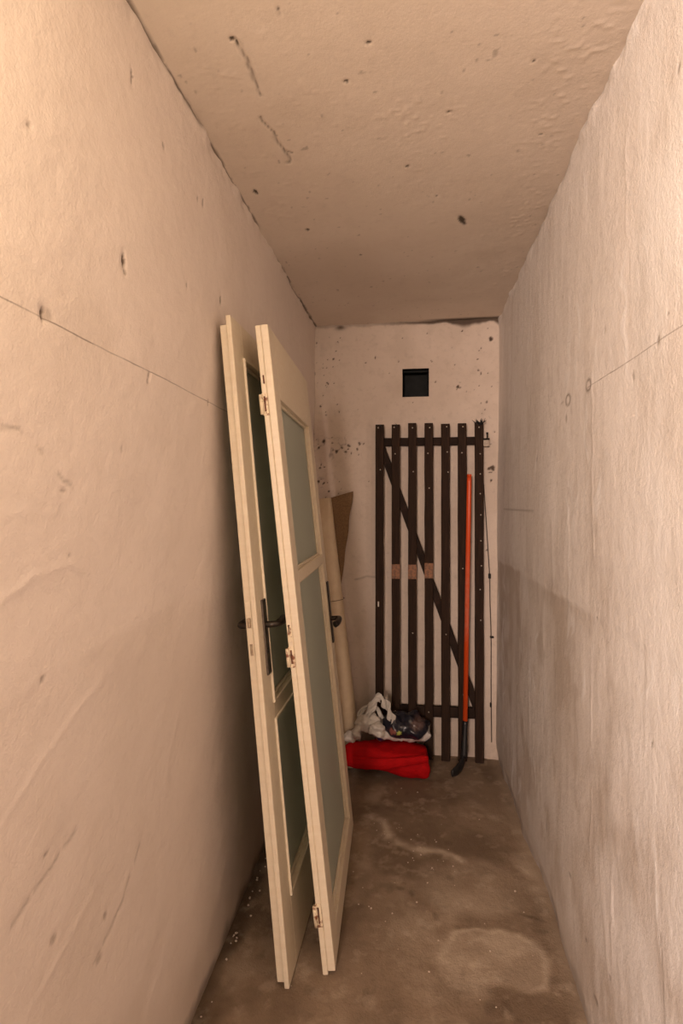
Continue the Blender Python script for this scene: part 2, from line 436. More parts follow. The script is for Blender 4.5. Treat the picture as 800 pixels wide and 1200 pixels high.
for (y, z, r) in ((1.575, 1.787, 0.020), (1.775, 1.785, 0.022)):      # ringed plug holes
    d = np.abs(np.hypot((Yg - y) * 0.75, Zg - z) - r * 0.75)
    dirt = np.maximum(dirt, 0.75 * np.exp(-(d / 0.004) ** 2) * smooth(-0.5, 0.2, fbm(Yg * 20, Zg * 20, 151, 2)))
dirt = np.maximum(dirt, 0.5 * np.exp(-(poly_dist(Yg, Zg, [(1.135, 0.60), (1.125, 0.50), (1.12, 0.40)]) / 0.003) ** 2))
dirt = np.maximum(dirt, 0.45 * np.exp(-(poly_dist(Yg, Zg, [(2.25, 1.43), (2.95, 1.435)]) / 0.004) ** 2))
dirt = np.maximum(dirt, 0.35 * smooth(0.06, 0.0, Zg + 0.05 * fbm(Yg * 9, Zg * 9, 153, 3)))
dirt = np.maximum(dirt, 0.30 * smooth(0.02, 0.0, top_gap) * smooth(-0.1, 0.3, fbm(Yg * 7, Zg * 0, 154, 3)))
rel += 0.012 * smooth(0.07, 0.0, top_gap) * fbm(Yg * 11, Zg * 11, 155, 3)
rel -= 0.03 * smooth(0.10, 0.0, Zg) * (0.5 + 0.8 * fbm(Yg * 5, Zg * 5, 157, 3)) * 0.6
streak = fbm(Yg * 26 + 0.25 * fbm(Zg * 9, Yg * 9, 160, 2) * 6, Zg * 5.5, 161, 3)
white = 0.55 * smooth(0.30, 0.62, streak) * smooth(-0.2, 0.4, fbm(Yg * 3, Zg * 2.4, 163, 3))
white += 0.8 * smooth(1.55, 1.0, Yg) * smooth(-0.25, 0.45, fbm(Yg * 4, Zg * 3, 165, 4) + 0.25) * smooth(0.1, 0.5, Zg)  # near end painted whiter, standing in for the cool light falling there
damp += 0.45 * smooth(0.12, 0.55, fbm(Yg * 7, Zg * 4.5, 167, 5, 0.6)) * smooth(1.5, 1.1, Zg)
damp += 0.30 * smooth(0.25, 0.6, fbm(Yg * 16, Zg * 9, 169, 4, 0.6)) * smooth(1.3, 0.9, Zg)
damp *= 1 - 0.6 * np.clip(white, 0, 1)
rel += 0.0007 * np.clip(white, 0, 1)
P = np.stack([right_x(Yg, Zg) - rel, Yg, Zg], -1)
P[..., 0] += 0.0
W = np.stack([np.clip(dirt, 0, 1), np.clip(damp, 0, 1), np.clip(white, 0, 0.9), np.ones_like(Yg)], -1)
structure(grid_object('wall_right', P, W, M['wall_right'], flip=True), 'bare streaky plaster wall with damp grey patches', 'wall')

# --- back wall, with a square opening for the vent
xs = np.arange(-0.66, 0.56, 0.0055); zb = np.arange(-0.02, ZC + 0.03, 0.0055)
Xg, Zb = np.meshgrid(xs, zb, indexing='ij')
rel = 0.005 * fbm(Xg * 2.2, Zb * 2.2, 203, 3) + 0.0028 * fbm(Xg * 10, Zb * 10, 205, 3) + 0.001 * fbm(Xg * 40, Zb * 40, 207, 2)
rel *= smooth(0.0, 0.05, np.maximum(np.abs(Xg - 0.0415) - 0.08, np.abs(Zb - 2.17) - 0.085)) * 0.85 + 0.15
dirt = np.zeros_like(Xg); damp = 0.25 * smooth(0.0, 0.6, fbm(Xg * 4, Zb * 4, 209, 4)) + 0.4 * smooth(0.5, 0.0, Zb) + 0.25 * smooth(0.25, 0.0, np.hypot(Xg - 0.04, Zb - 2.14) + 0.05 * fbm(Xg * 8, Zb * 8, 211, 2) - 0.06)  # grey mottle, greyer towards the floor and around the vent
spots = [(-0.502, 1.84, .009), (-0.348, 1.812, .009), (-0.355, 1.79, .006), (-0.425, 1.776, .010), (-0.445, 1.785, .006), (-0.287, 1.822, .011), (-0.30, 1.79, .006), (-0.53, 1.80, .007),
         (-0.335, 1.765, .007), (-0.37, 1.775, .008), (-0.29, 1.76, .005), (-0.522, 1.68, .008), (-0.535, 1.60, .009), (-0.50, 1.59, .007), (-0.47, 1.54, .006), (-0.45, 1.83, .006), (-0.39, 1.80, .006),
         (0.473, 2.416, .014), (0.285, 2.145, .010), (0.30, 2.14, .006), (0.483, 1.673, .016), (0.463, 1.668, .010), (0.473, 1.598, .008), (0.16, 2.175, .006), (0.42, 2.22, .006), (0.45, 2.05, .007), (0.40, 2.30, .005),
         (-0.44, 2.33, .008), (-0.43, 2.38, .006), (-0.19, 2.33, .008), (-0.25, 2.30, .005), (-0.52, 2.05, .007), (0.44, 1.83, .006), (-0.10, 1.70, .006), (0.45, 1.20, .006)]
for k in range(110):
    spots.append((R.choice([R.uniform(-0.56, -0.40), R.uniform(0.40, 0.50), R.uniform(-0.5, 0.5)]), R.uniform(1.5, 2.48), R.uniform(0.002, 0.005)))
for (x, z, r) in spots:
    g = blob(Xg + 0.006 * fbm(Xg * 55, Zb * 55, 213, 2), Zb + 0.006 * fbm(Xg * 55, Zb * 55, 214, 2), x, z, r * 0.8, r)
    dirt = np.maximum(dirt, 0.95 * smooth(0.2, 0.6, g)); rel -= 0.006 * g
crk = fbm(Xg * 12, Zb * 12, 215, 3)
dirt = np.maximum(dirt, 0.45 * np.exp(-(np.abs(crk) / 0.03) ** 2) * smooth(0.12, 0.03, np.hypot((Xg + 0.44) * 0.5, Zb - 1.80)))
dirt = np.maximum(dirt, 0.35 * np.exp(-(np.abs(crk) / 0.02) ** 2) * smooth(0.10, 0.02, np.hypot(Xg + 0.52, Zb - 1.58)))
dirt = np.maximum(dirt, 0.35 * np.exp(-(poly_dist(Xg, Zb + 0.01 * fbm(Xg * 14, Zb * 14, 217, 2), [(-0.31, 1.02), (-0.24, 1.04), (-0.16, 1.03)]) / 0.006) ** 2))
topb = ZC - Zb
edge = 0.018 + 0.035 * smooth(-0.05, 0.45, Xg) * (0.7 + fbm(Xg * 9, Zb * 0, 219, 3)) + 0.012 * fbm(Xg * 16, Zb * 0 + 5, 220, 3)
dirt = np.maximum(dirt, 0.92 * smooth(edge, edge * 0.4, topb) * (0.35 + 0.65 * smooth(-0.25, 0.15, Xg)))
dirt = np.maximum(dirt, 0.9 * blob(Xg, Zb, -0.40, 2.515, 0.03, 0.015))
rel += 0.012 * smooth(0.06, 0.02, topb) * fbm(Xg * 15, Zb * 15, 223, 3)
left_e = Xg - (-0.585)
dirt = np.maximum(dirt, 0.5 * smooth(0.035, 0.0, left_e + 0.02 * fbm(Xg * 6, Zb * 9, 224, 3)))
rel -= 0.028 * smooth(0.14, 0.0, Zb) * smooth(0.30, 0.48, Xg) * (0.4 + fbm(Xg * 12, Zb * 12, 226, 3)) * -1
damp += 0.4 * smooth(0.02, 0.0, np.abs(Xg + 0.225) - 0.01) * smooth(2.0, 1.9, Zb) * 0.5  # narrow greyer strip just left of the gate, below its top
hole = (Xg > -0.036) & (Xg < 0.116) & (Zb > 2.088) & (Zb < 2.252)
P = np.stack([Xg, YB - rel, Zb], -1)
W = np.stack([np.clip(dirt, 0, 1), np.clip(damp, 0, 1), np.zeros_like(Xg), np.ones_like(Xg)], -1)
structure(grid_object('wall_back', P, W, M['wall_back'], hole=hole), 'flaking plaster end wall behind the dark slatted gate', 'wall')

# --- ceiling
xs = np.arange(-0.66, 0.57, 0.0055)
Xg, Yg2 = np.meshgrid(xs, ys, indexing='ij')
rel = 0.004 * fbm(Xg * 2, Yg2 * 2, 303, 3) + 0.0008 * fbm(Xg * 12, Yg2 * 9, 305, 3)
dirt = np.zeros_like(Xg); damp = 0.30 * smooth(-0.1, 0.6, fbm(Xg * 2.5, Yg2 * 2.5, 309, 4))
chipn = fbm(Xg * 45, Yg2 * 80, 311, 2)
for (x, y, rx, ry) in ((-0.47, 1.32, 0.05, 0.07), (-0.50, 1.46, 0.03, 0.03), (0.02, 1.50, 0.10, 0.10), (0.42, 2.05, 0.06, 0.18), (0.45, 2.65, 0.05, 0.20), (0.40, 1.40, 0.08, 0.30), (-0.47, 2.3, 0.04, 0.25), (-0.48, 1.9, 0.05, 0.10), (-0.50, 2.75, 0.04, 0.1)):
    rel += 0.0011 * smooth(0.25, 0.6, chipn) * np.clip(1.3 * blob(Xg, Yg2, x, y, rx, ry), 0, 1)
rel += 0.0006 * smooth(0.5, 0.75, fbm(Xg * 30, Yg2 * 55, 312, 2)) * smooth(-0.1, 0.4, fbm(Xg * 3, Yg2 * 3, 313, 2))
for (x, y, rx, ry, rt) in ((0.202, 2.071, 0.011, 0.034, -0.35), (-0.095, 1.252, .007, .006, 0), (-0.157, 1.358, .006, .006, 0), (-0.401, 1.203, .008, .008, 0), (-0.395, 1.215, .003, .015, .2), (-0.391, 2.073, .007, .011, 0), (0.0, 1.72, .007, .008, 0), (0.11, 1.5, .006, .005, 0),
                           (0.30, 1.35, .004, .005, 0), (-0.28, 1.15, .003, .012, 0), (-0.52, 1.80, .008, .02, 0), (0.1, 1.9, .004, .008, 0), (0.38, 1.62, .004, .006, 0), (-0.2, 2.3, .005, .009, 0)):
    g = blob(Xg + 0.004 * fbm(Xg * 60, Yg2 * 60, 314, 2), Yg2, x, y, rx if ry > 0.03 else rx * 0.72, ry if ry > 0.03 else ry * 0.72, rt)
    dirt = np.maximum(dirt, 0.95 * smooth(0.15, 0.5, g)); rel -= 0.004 * g
for pts in ([(-0.405, 1.455), (-0.392, 1.49), (-0.385, 1.55), (-0.375, 1.60), (-0.355, 1.615)], [(-0.375, 1.60), (-0.372, 1.66)], [(-0.39, 1.22), (-0.385, 1.34), (-0.38, 1.38)]):
    d = poly_dist(Xg + 0.012 * fbm(Xg * 25, Yg2 * 25, 316, 2), Yg2, pts)
    dirt = np.maximum(dirt, 0.6 * np.exp(-(d / 0.003) ** 2)); rel -= 0.003 * np.exp(-(d / 0.004) ** 2)
dirt = np.maximum(dirt, 0.35 * smooth(0.76, 0.84, fbm(Xg * 60, Yg2 * 45, 318, 2)))
dl = Xg - left_x(Yg2, 2.53)
rg = 0.004 + 0.016 * np.abs(fbm(Yg2 * 10, Xg * 0, 321, 4))
dirt = np.maximum(dirt, 0.7 * smooth(rg, rg * 0.4, dl) * smooth(-0.2, 0.2, fbm(Yg2 * 6, Xg * 0 + 9, 323, 3)))
dirt = np.maximum(dirt, 0.85 * smooth(0.05, 0.01, YB - Yg2) * smooth(0.0, 0.25, Xg))
P = np.stack([Xg, Yg2, ZC - rel], -1)
W = np.stack([np.clip(dirt, 0, 1), np.clip(damp, 0, 1), np.zeros_like(Xg), np.ones_like(Xg)], -1)
structure(grid_object('ceiling', P, W, M['ceiling'], flip=True), 'rough flat plaster ceiling with chips and a crack', 'ceiling')

# --- floor
rel = 0.003 * fbm(Xg * 2.2, Yg2 * 2.2, 403, 3) + 0.0018 * fbm(Xg * 10, Yg2 * 10, 405, 4)
dirt = np.zeros_like(Xg); damp = 0.9 * smooth(-0.3, 0.4, fbm(Xg * 3.0, Yg2 * 3.0, 407, 5, 0.6))
pale = np.zeros_like(Xg)
nx = Xg + 0.045 * fbm(Xg * 6, Yg2 * 6, 409, 4); ny = Yg2 + 0.045 * fbm(Xg * 6, Yg2 * 6, 410, 4)
# patched rectangle nearest, its pale rim, the pale drag line and the second patch
box = (np.abs((nx - 0.265) / 0.165) ** 3 + np.abs((ny - 1.755) / 0.12) ** 3) ** (1 / 3)
pale += 0.38 * smooth(1.05, 0.8, box) + 0.75 * np.exp(-((box - 1.0) / 0.09) ** 2) * smooth(-0.5, 0.3, fbm(Xg * 5, Yg2 * 5, 412, 2))
pale += 0.85 * np.exp(-(poly_dist(nx, ny, [(-0.20, 2.50), (-0.12, 2.47), (-0.09, 2.36), (0.02, 2.31), (0.15, 2.30), (0.22, 2.26)]) / 0.022) ** 2) * smooth(-0.5, 0.2, fbm(Xg * 9, Yg2 * 9, 414, 3))
box2 = (np.abs((nx - 0.23) / 0.20) ** 3 + np.abs((ny - 2.10) / 0.17) ** 3) ** (1 / 3)
pale += 0.40 * smooth(1.1, 0.75, box2) * (0.6 + 0.9 * fbm(Xg * 6, Yg2 * 6, 416, 3))
pale += 0.5 * np.exp(-(poly_dist(nx, ny, [(0.42, 2.60), (0.45, 2.35), (0.46, 2.15)]) / 0.035) ** 2) * smooth(-0.3, 0.3, fbm(Xg * 7, Yg2 * 7, 418, 3))
pale += 0.35 * smooth(0.2, 0.7, fbm(Xg * 6, Yg2 * 6, 420, 4)) + 0.30 * smooth(0.1, 0.6, fbm(Xg * 19, Yg2 * 19, 430, 4, 0.65))
pale += 0.25 * smooth(0.06, 0.0, 0.5 - Xg)
damp *= (1 - 0.8 * np.clip(pale, 0, 1))
damp += 0.5 * smooth(0.14, 0.0, Xg + 0.605 + 0.06 * fbm(Xg * 5, Yg2 * 5, 422, 3)) + 0.5 * smooth(2.55, 3.0, Yg2 + 0.2 * fbm(Xg * 4, Yg2 * 4, 424, 3))  # floor made darker along the left wall and towards the end wall
for (x, y, rx, ry) in ((0.43, 1.97, .035, .010), (0.30, 1.79, .012, .016), (0.02, 2.02, .012, .02), (0.13, 1.985, .02, .012), (0.17, 2.12, .015, .02), (0.09, 1.92, .010, .02), (-0.02, 2.05, .02, .012), (0.45, 1.90, .012, .012), (0.12, 2.30, .02, .012), (0.36, 1.99, .02, .01)):
    g = blob(nx, ny, x, y, rx, ry); dirt = np.maximum(dirt, 0.45 * smooth(0.2, 0.8, g))
dirt = np.maximum(dirt, 0.25 * smooth(0.42, 0.6, fbm(Xg * 17, Yg2 * 17, 426, 3)))
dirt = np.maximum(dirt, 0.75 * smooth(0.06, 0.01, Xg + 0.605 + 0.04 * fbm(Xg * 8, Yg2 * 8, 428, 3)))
rel += 0.001 * pale
P = np.stack([Xg, Yg2, rel - 0.002], -1)
W = np.stack([np.clip(dirt, 0, 1), np.clip(damp, 0, 1), np.clip(pale, 0, 1) * 0, np.ones_like(Xg)], -1)
W[..., 3] = 1
floor_o = grid_object('floor', P, W, M['floor'])
pal = floor_o.data.attributes.new('pale', 'FLOAT', 'POINT')
pal.data.foreach_set('value', np.clip(pale, 0, 1).reshape(-1).astype(np.float32))
fnt = M['floor'].node_tree
fb = fnt.nodes['Principled BSDF']
src = fb.inputs['Base Color'].links[0].from_socket
pa = nd(fnt, 'ShaderNodeAttribute', attribute_name='pale')
fnt.links.new(mixc(fnt, math_n(fnt, 'MULTIPLY', pa.outputs['Fac'], 0.7), src, (0.60, 0.495, 0.38)), fb.inputs['Base Color'])
structure(floor_o, 'dusty brown concrete floor with pale worn patches', 'floor')

# --- the part of the room behind the camera: rear wall, opening made for the added rear light
def shell_box(name, lo, hi, mat, label, cat='wall'):
    bm = bmesh.new(); add_box(bm, lo, hi, 0.004, 1)
    return structure(link_mesh(name, bm, mat), label, cat)
shell_box('wall_front', (0.27, -1.32, 0), (0.62, -1.20, ZC), M['plain'], 'plain plaster wall beside the entrance opening behind the viewer')
shell_box('wall_front_lintel', (-0.72, -1.32, 2.42), (0.27, -1.20, ZC), M['plain'], 'plaster lintel over the entrance opening behind the viewer')
shell_box('wall_right_entry', (0.50, -1.20, 0), (0.60, -0.19, ZC), M['plain'], 'plain plaster wall on the bare side of the entrance')
shell_box('wall_left_entry', (-0.72, -1.20, 0), (-0.595, -0.19, ZC), M['plain'], 'plain plaster wall on the lamp side of the entrance')
shell_box('ceiling_entry', (-0.72, -1.32, ZC), (0.62, -0.19, ZC + 0.05), M['plain'], 'plain ceiling over the entrance', 'ceiling')
shell_box('floor_entry', (-1.8, -4.0, -0.06), (1.0, -0.19, 0.0), M['floor'], 'bare concrete floor of the entrance', 'floor')

# ------------------------------------------------------------------ wall lamp (gives the warm light; just outside the frame)
lamp = empty('wall_lamp', (-0.585, BULB_POS[1], BULB_POS[2]))
tag(lamp, 'bare warm glowing bulb in a socket on the left wall', 'lamp')
bm = bmesh.new(); add_tube(bm, [(0.0, 0, -0.0), (0.02, 0, 0)], [0.045, 0.04], 24); link_mesh('base_plate', bm, M['black'], lamp, True)
bm = bmesh.new(); add_tube(bm, [(0.018, 0, 0), (0.11, 0, 0), (0.14, 0, 0)], [0.02, 0.02, 0.022], 20); link_mesh('socket', bm, M['black'], lamp, True)
bm = bmesh.new()
prof = [(0.135, 0.014), (0.150, 0.020), (0.165, 0.034), (0.185, 0.040), (0.205, 0.036), (0.220, 0.022), (0.226, 0.004)]
add_tube(bm, [(x, 0, 0) for x, r in prof], [r for x, r in prof], 20); link_mesh('bulb', bm, M['bulb'], lamp, True)


# ------------------------------------------------------------------ the two leaning doors
def door_matrix(P0, T0, P1):
    P0, T0, P1 = Vector(P0), Vector(T0), Vector(P1)
    u = (P1 - P0).normalized(); v = T0 - P0; v = (v - u * v.dot(u)).normalized()
    n = u.cross(v)                     # out of the visible (right hand) face
    m = Matrix((u, v, n)).transposed().to_4x4(); m.translation = P0
    return m                           # local x = along the width, y = up the leaf, z = out of the visible face

def frame_piece(name, parent, boxes, mat=None, bev=0.003):
    bm = bmesh.new()
    for lo, hi in boxes: add_box(bm, lo, hi, bev, 2)
    return link_mesh(name, bm, mat or M['cream'], parent)

def lever(name, parent, at, side, toward, mat):
    """lever handle: neck out of the leaf, then the grip along the leaf with a bent-back end"""
    x, y, z = at
    pts = bez([(x, y, z), (x, y, z + side * 0.022), (x + toward * 0.006, y, z + side * 0.034), (x + toward * 0.022, y, z + side * 0.038), (x + toward * 0.07, y - 0.002, z + side * 0.038), (x + toward * 0.100, y - 0.004, z + side * 0.034), (x + toward * 0.112, y - 0.006, z + side * 0.026)], 5)
    n = len(pts)
    rad = [0.0100 + 0.0035 * smooth(0.25, 0.7, np.float64(i / (n - 1))) for i in range(n)]
    rad[-1] *= 0.7
    bm = bmesh.new(); add_tube(bm, pts, [float(r) for r in rad], 14, up=(0, 1, 0.01))
    return link_mesh(name, bm, mat, parent, True)

def build_door(label, mtx, Wd, Hd, holes, T, lip, stile):
    """holes: list of (v0, v1) of the glazed openings, bottom to top; stile: (near, far)"""
    d = empty('glazed_door', matrix=mtx); tag(d, label, 'door', 'old doors leaning on the wall')
    u0, u1 = stile[0], Wd - stile[1]
    lz0, lz1, lu, ltop, lbot = lip     # lip: z range, projection at the near edge, at the top, at the bottom
    bz0, bz1 = (-T, lz0) if lz1 > -0.001 else (lz1, 0.0)
    b0 = 0.012 if lbot > 0 else 0.0
    frame_piece('stile', d, [((0, b0, bz0), (u0, Hd, bz1)), ((-lu, b0 - lbot, lz0), (u0, Hd + ltop, lz1))])
    frame_piece('stile', d, [((u1, b0, bz0), (Wd, Hd, bz1)), ((u1, b0 - lbot, lz0), (Wd + lu, Hd + ltop, lz1))])
    frame_piece('bottom_rail', d, [((u0, b0, bz0), (u1, holes[0][0], bz1)), ((u0, b0 - lbot, lz0), (u1, holes[0][0], lz1))], bev=0.002)
    frame_piece('glazing_bar', d, [((u0, holes[0][1], -T), (u1, holes[1][0], 0))])
    frame_piece('top_rail', d, [((u0, holes[1][1], bz0), (u1, Hd, bz1)), ((u0, holes[1][1], lz0), (u1, Hd + ltop, lz1))], bev=0.002)
    for v0, v1 in holes:
        p = frame_piece('glass_pane', d, [((u0 - 0.004, v0 - 0.004, -0.027), (u1 + 0.004, v1 + 0.004, -0.023))], M['glass'], 0)
        bm = bmesh.new(); w, z0, z1 = 0.010, -0.0228, -0.012
        for lo, hi in (((u0, v0, z0), (u0 + w, v1, z1)), ((u1 - w, v0, z0), (u1, v1, z1)), ((u0 + w, v0, z0), (u1 - w, v0 + w, z1)), ((u0 + w, v1 - w, z0), (u1 - w, v1, z1))):
            add_box(bm, lo, hi, 0.002, 1)
        link_mesh('glazing_bead', bm, M['cream'], p)
    return d

TA = 0.040
doorA = build_door('glazed cream door against the wall, long lever handle plate and taller pane on top',
                   door_matrix((-0.352, 1.588, 0.001), (-0.537, 1.588, 2.032), (-0.334, 2.358, 0.001)), 0.77, 2.016, [(0.222, 0.772), (0.832, 1.925)], TA,
                   (-0.016, 0.0, 0.010, 0.024, 0.011), (0.085, 0.09))
# raised beads standing proud on the visible face round the panes of this door
for v0, v1 in ((0.222, 0.772), (0.832, 1.925)):
    bm = bmesh.new()
    for lo, hi in (((0.079, v0 - 0.006, -0.002), (0.087, v1 + 0.006, 0.007)), ((0.678, v0 - 0.006, -0.002), (0.686, v1 + 0.006, 0.007)), ((0.087, v0 - 0.006, -0.002), (0.678, v0 + 0.002, 0.006)), ((0.087, v1 - 0.002, -0.002), (0.678, v1 + 0.006, 0.006))):
        add_box(bm, lo, hi, 0.0025, 2)
    link_mesh('pane_moulding', bm, M['cream'], doorA)
# lever handles on both faces, lock and latch in the edge
h = frame_piece('handle_plate', doorA, [((0.040, 0.925, -0.001), (0.078, 1.160, 0.006))], M['plate'], 0.002)
lever('lever', h, (0.059, 1.080, 0.004), 1, 1, M['dark_handle'])
bm = bmesh.new(); add_tube(bm, [(0.059, 1.00, 0.005), (0.059, 1.00, 0.0085)], 0.008, 16); link_mesh('keyhole_ring', bm, M['dark_handle'], h)
h = frame_piece('handle_plate', doorA, [((0.040, 0.925, -TA - 0.006), (0.078, 1.160, -TA + 0.001))], M['plate'], 0.002)
lever('lever', h, (0.059, 1.080, -TA - 0.004), -1, 1, M['dark_handle'])
fp = frame_piece('lock_faceplate', doorA, [((-0.002, 0.985, -0.036), (0.002, 1.165, -0.019))], M['cream'], 0.001)
frame_piece('latch_bolt', fp, [((-0.010, 1.085, -0.033), (0.0, 1.115, -0.022))], M['faceplate'], 0.003)
frame_piece('dead_bolt', fp, [((-0.003, 1.000, -0.032), (0.0, 1.035, -0.023))], M['faceplate'], 0.001)

TB = 0.041
doorB = build_door('glazed cream door with chipped hinges on its edge, outermost of the leaning pair',
                   door_matrix((-0.221, 1.645, 0.001), (-0.436, 1.645, 2.02), (-0.243, 2.415, 0.001)), 0.77, 2.030, [(0.095, 1.205), (1.245, 1.808)], TB,
                   (-TB, -0.024, 0.0, 0.0, 0.012), (0.085, 0.09))
def hinge(v0, v1, rusty=True):
    hg = frame_piece('hinge_leaf', doorB, [((-0.003, v0, -TB - 0.001), (0.002, v1, -TB + 0.017))], M['cream_worn'], 0.001)
    bm = bmesh.new(); add_tube(bm, [(-0.004, v0 + 0.004, -TB - 0.003), (-0.004, v1 - 0.004, -TB - 0.003)], 0.0065, 12); link_mesh('hinge_knuckle', bm, M['cream_worn'], hg, True)
    bm = bmesh.new(); add_box(bm, (-0.0045, v0 + 0.012, -TB + 0.005), (-0.0025, v1 - 0.010, -TB + 0.010), 0.0008, 1); link_mesh('rust_patch', bm, M['rust'], hg)
hinge(1.745, 1.815); hinge(0.955, 1.02); hinge(0.150, 0.222)
bm = bmesh.new(); add_box(bm, (-0.0015, 1.035, -TB + 0.002), (0.001, 1.085, -TB + 0.014), 0.001, 1); link_mesh('hinge_recess', bm, M['cream_worn'], doorB)
bm = bmesh.new(); add_box(bm, (-0.0015, 1.065, -TB + 0.004), (-0.0005 + 0.0015, 1.088, -TB + 0.011), 0.001, 1); link_mesh('rust_patch', bm, M['rust'], doorB)
bm = bmesh.new(); add_box(bm, (-0.0012, 1.845, -TB + 0.008), (0.001, 1.872, -TB + 0.013), 0.001, 1); link_mesh('rust_patch', bm, M['rust'], doorB)
h = frame_piece('handle_plate', doorB, [((0.705, 0.850, -0.001), (0.745, 1.120, 0.006))], M['dark_handle'], 0.002)
lever('lever', h, (0.727, 0.955, 0.004), 1, -1, M['dark_handle'])

# ------------------------------------------------------------------ dark slatted garden gate against the end wall
lean = math.atan2(0.022, 1.925)
gate = empty('slatted_gate', matrix=Matrix.Translation((0, 3.096, 0.006)) @ Matrix.Rotation(-lean, 4, 'X'))
tag(gate, 'tall dark wooden gate of seven upright slats standing against the end wall', 'gate')
SW, ST = 0.048, 0.019
slat_x = [-0.188 + SW / 2 + 0.0939 * k for k in range(7)]
slat_objs = []
for k, x in enumerate(slat_x):
    bm = bmesh.new()
    n = 14; rings = []
    top = 1.918 + R.uniform(-0.004, 0.006); bot = 0.004 * (k % 2)
    for i in range(n + 1):
        z = bot + (top - bot) * i / n
        w = SW / 2 * (1 + R.uniform(-0.03, 0.03)); dx = R.uniform(-0.0008, 0.0008); c = 0.003
        rings.append([bm.verts.new((dx + px_, py_, z)) for px_, py_ in ((-w, c), (-w + c, 0), (w - c, 0), (w, c), (w, ST), (-w, ST))])
    for r0, r1 in zip(rings[:-1], rings[1:]):
        for j in range(6): bm.faces.new((r0[j], r0[(j + 1) % 6], r1[(j + 1) % 6], r1[j]))
    bm.faces.new(rings[0][::-1]); bm.faces.new(rings[-1])
    o = link_mesh('slat', bm, M['wood'], gate); o.location = (x, 0, 0)
    slat_objs.append(o)
for z0, z1 in ((1.797, 1.842), (0.237, 0.298)):
    bm = bmesh.new(); add_box(bm, (-0.185, ST, z0), (0.418, ST + 0.026, z1), 0.003, 2); link_mesh('rail', bm, M['wood_back'], gate)
bm = bmesh.new()
d = Vector((0.395 - (-0.155), 0, 0.285 - 1.80)); L = d.length; d.normalize()
add_box(bm, (-0.021, ST, 0), (0.021, ST + 0.024, L), 0.003, 2)
o = link_mesh('diagonal_brace', bm, M['wood_back'], gate)
ang = math.atan2(d.x, d.z)
o.matrix_local = Matrix.Translation((-0.157, 0, 1.797)) @ Matrix.Rotation(ang, 4, 'Y')
def gpx(px, py):       # photograph pixel on the slats' front face -> gate coordinates
    a = (px - 400) / 630; b = (594 - py) / 630
    rx, ry = math.cos(YAW), math.sin(YAW)
    dirv = Vector((-ry + a * rx, rx + a * ry, b)); t = 3.105 / dirv.y
    return dirv.x * t, EYE + dirv.z * t
bm = bmesh.new(); bmesh.ops.create_uvsphere(bm, u_segments=8, v_segments=5, radius=0.0042, matrix=Matrix.Diagonal((1, 0.5, 1, 1)))
nail0 = None
crop1 = [(265, 455), (325, 453), (394, 455), (459, 454), (523, 451), (584, 451), (645, 453), (329, 553), (452, 551), (525, 546), (580, 549), (649, 553), (273, 613), (397, 620), (528, 622), (649, 629), (649, 703), (651, 783), (457, 682), (651, 880)]
crop2 = [(653, 78), (648, 167), (650, 282), (583, 88), (520, 335), (395, 330), (330, 620), (455, 625), (585, 560)]
for px, py in [(360 + a / 3.2, 360 + b / 3.2) for a, b in crop1] + [(360 + a / 3.2, 640 + b / 3.2) for a, b in crop2]:
    x, z = gpx(px, py)
    if nail0 is None:
        nail0 = link_mesh('nail', bm, M['nail'], gate, True); o = nail0
    else:
        o = nail0.copy(); C.objects.link(o)
    k = min(range(7), key=lambda q: abs(slat_x[q] - x))
    x = min(max(x, slat_x[k] - 0.017), slat_x[k] + 0.017)
    o.parent = gate; o.location = (x, -0.0008, z)
for k in (1, 2, 3):
    z0 = 1.03 + R.uniform(-0.004, 0.004)
    bm = bmesh.new(); add_box(bm, (-0.0245, -0.0012, z0), (0.0245, 0.004, z0 + 0.088 + R.uniform(-0.008, 0.004)), 0.0008, 1)
    link_mesh('tape_remnant', bm, M['tape'], slat_objs[k])
bm = bmesh.new(); add_box(bm, (-0.010, -0.001, 0.865), (-0.002, 0.004, 0.895), 0.0008, 1); link_mesh('paint_scuff', bm, M['nail'], slat_objs[0])
# bolt on the right edge
bm = bmesh.new(); add_box(bm, (0.424, 0.012, 1.785), (0.456, 0.018, 1.832), 0.001, 1); latch = link_mesh('latch_plate', bm, M['zinc'], gate)
bm = bmesh.new(); add_tube(bm, [(0.395, 0.008, 1.824), (0.458, 0.008, 1.826)], 0.005, 10); add_tube(bm, [(0.444, 0.008, 1.824), (0.444, 0.0, 1.845), (0.443, -0.003, 1.862)], [0.004, 0.004, 0.007], 10)
link_mesh('latch_bolt', bm, M['iron'], latch, True)
# frayed dark tufts at the slat tops
def tuft(x, n, spread, hgt, name='frayed_tuft'):
    bm = bmesh.new()
    for k in range(n):
        a = R.uniform(-1, 1) * spread
        b = Vector((x + R.uniform(-0.012, 0.012), R.uniform(0.0, 0.012), 1.905))
        tip = b + Vector((math.sin(a), R.uniform(-0.25, 0.1), abs(math.cos(a)) * 0.9 + 0.05)) * R.uniform(0.6, 1) * hgt
        mid = (b + tip) / 2 + Vector((R.uniform(-.004, .004), -0.003, 0.003))
        add_tube(bm, [b, mid, tip], [0.0055, 0.0050, 0.0008], 5, squash=(1, 0.45))
    link_mesh(name, bm, M['black'], gate)
tuft(slat_x[6] + 0.004, 15, 1.35, 0.048)
tuft(slat_x[0] + 0.004, 7, 1.3, 0.018); tuft(slat_x[1] - 0.006, 7, 1.4, 0.020)

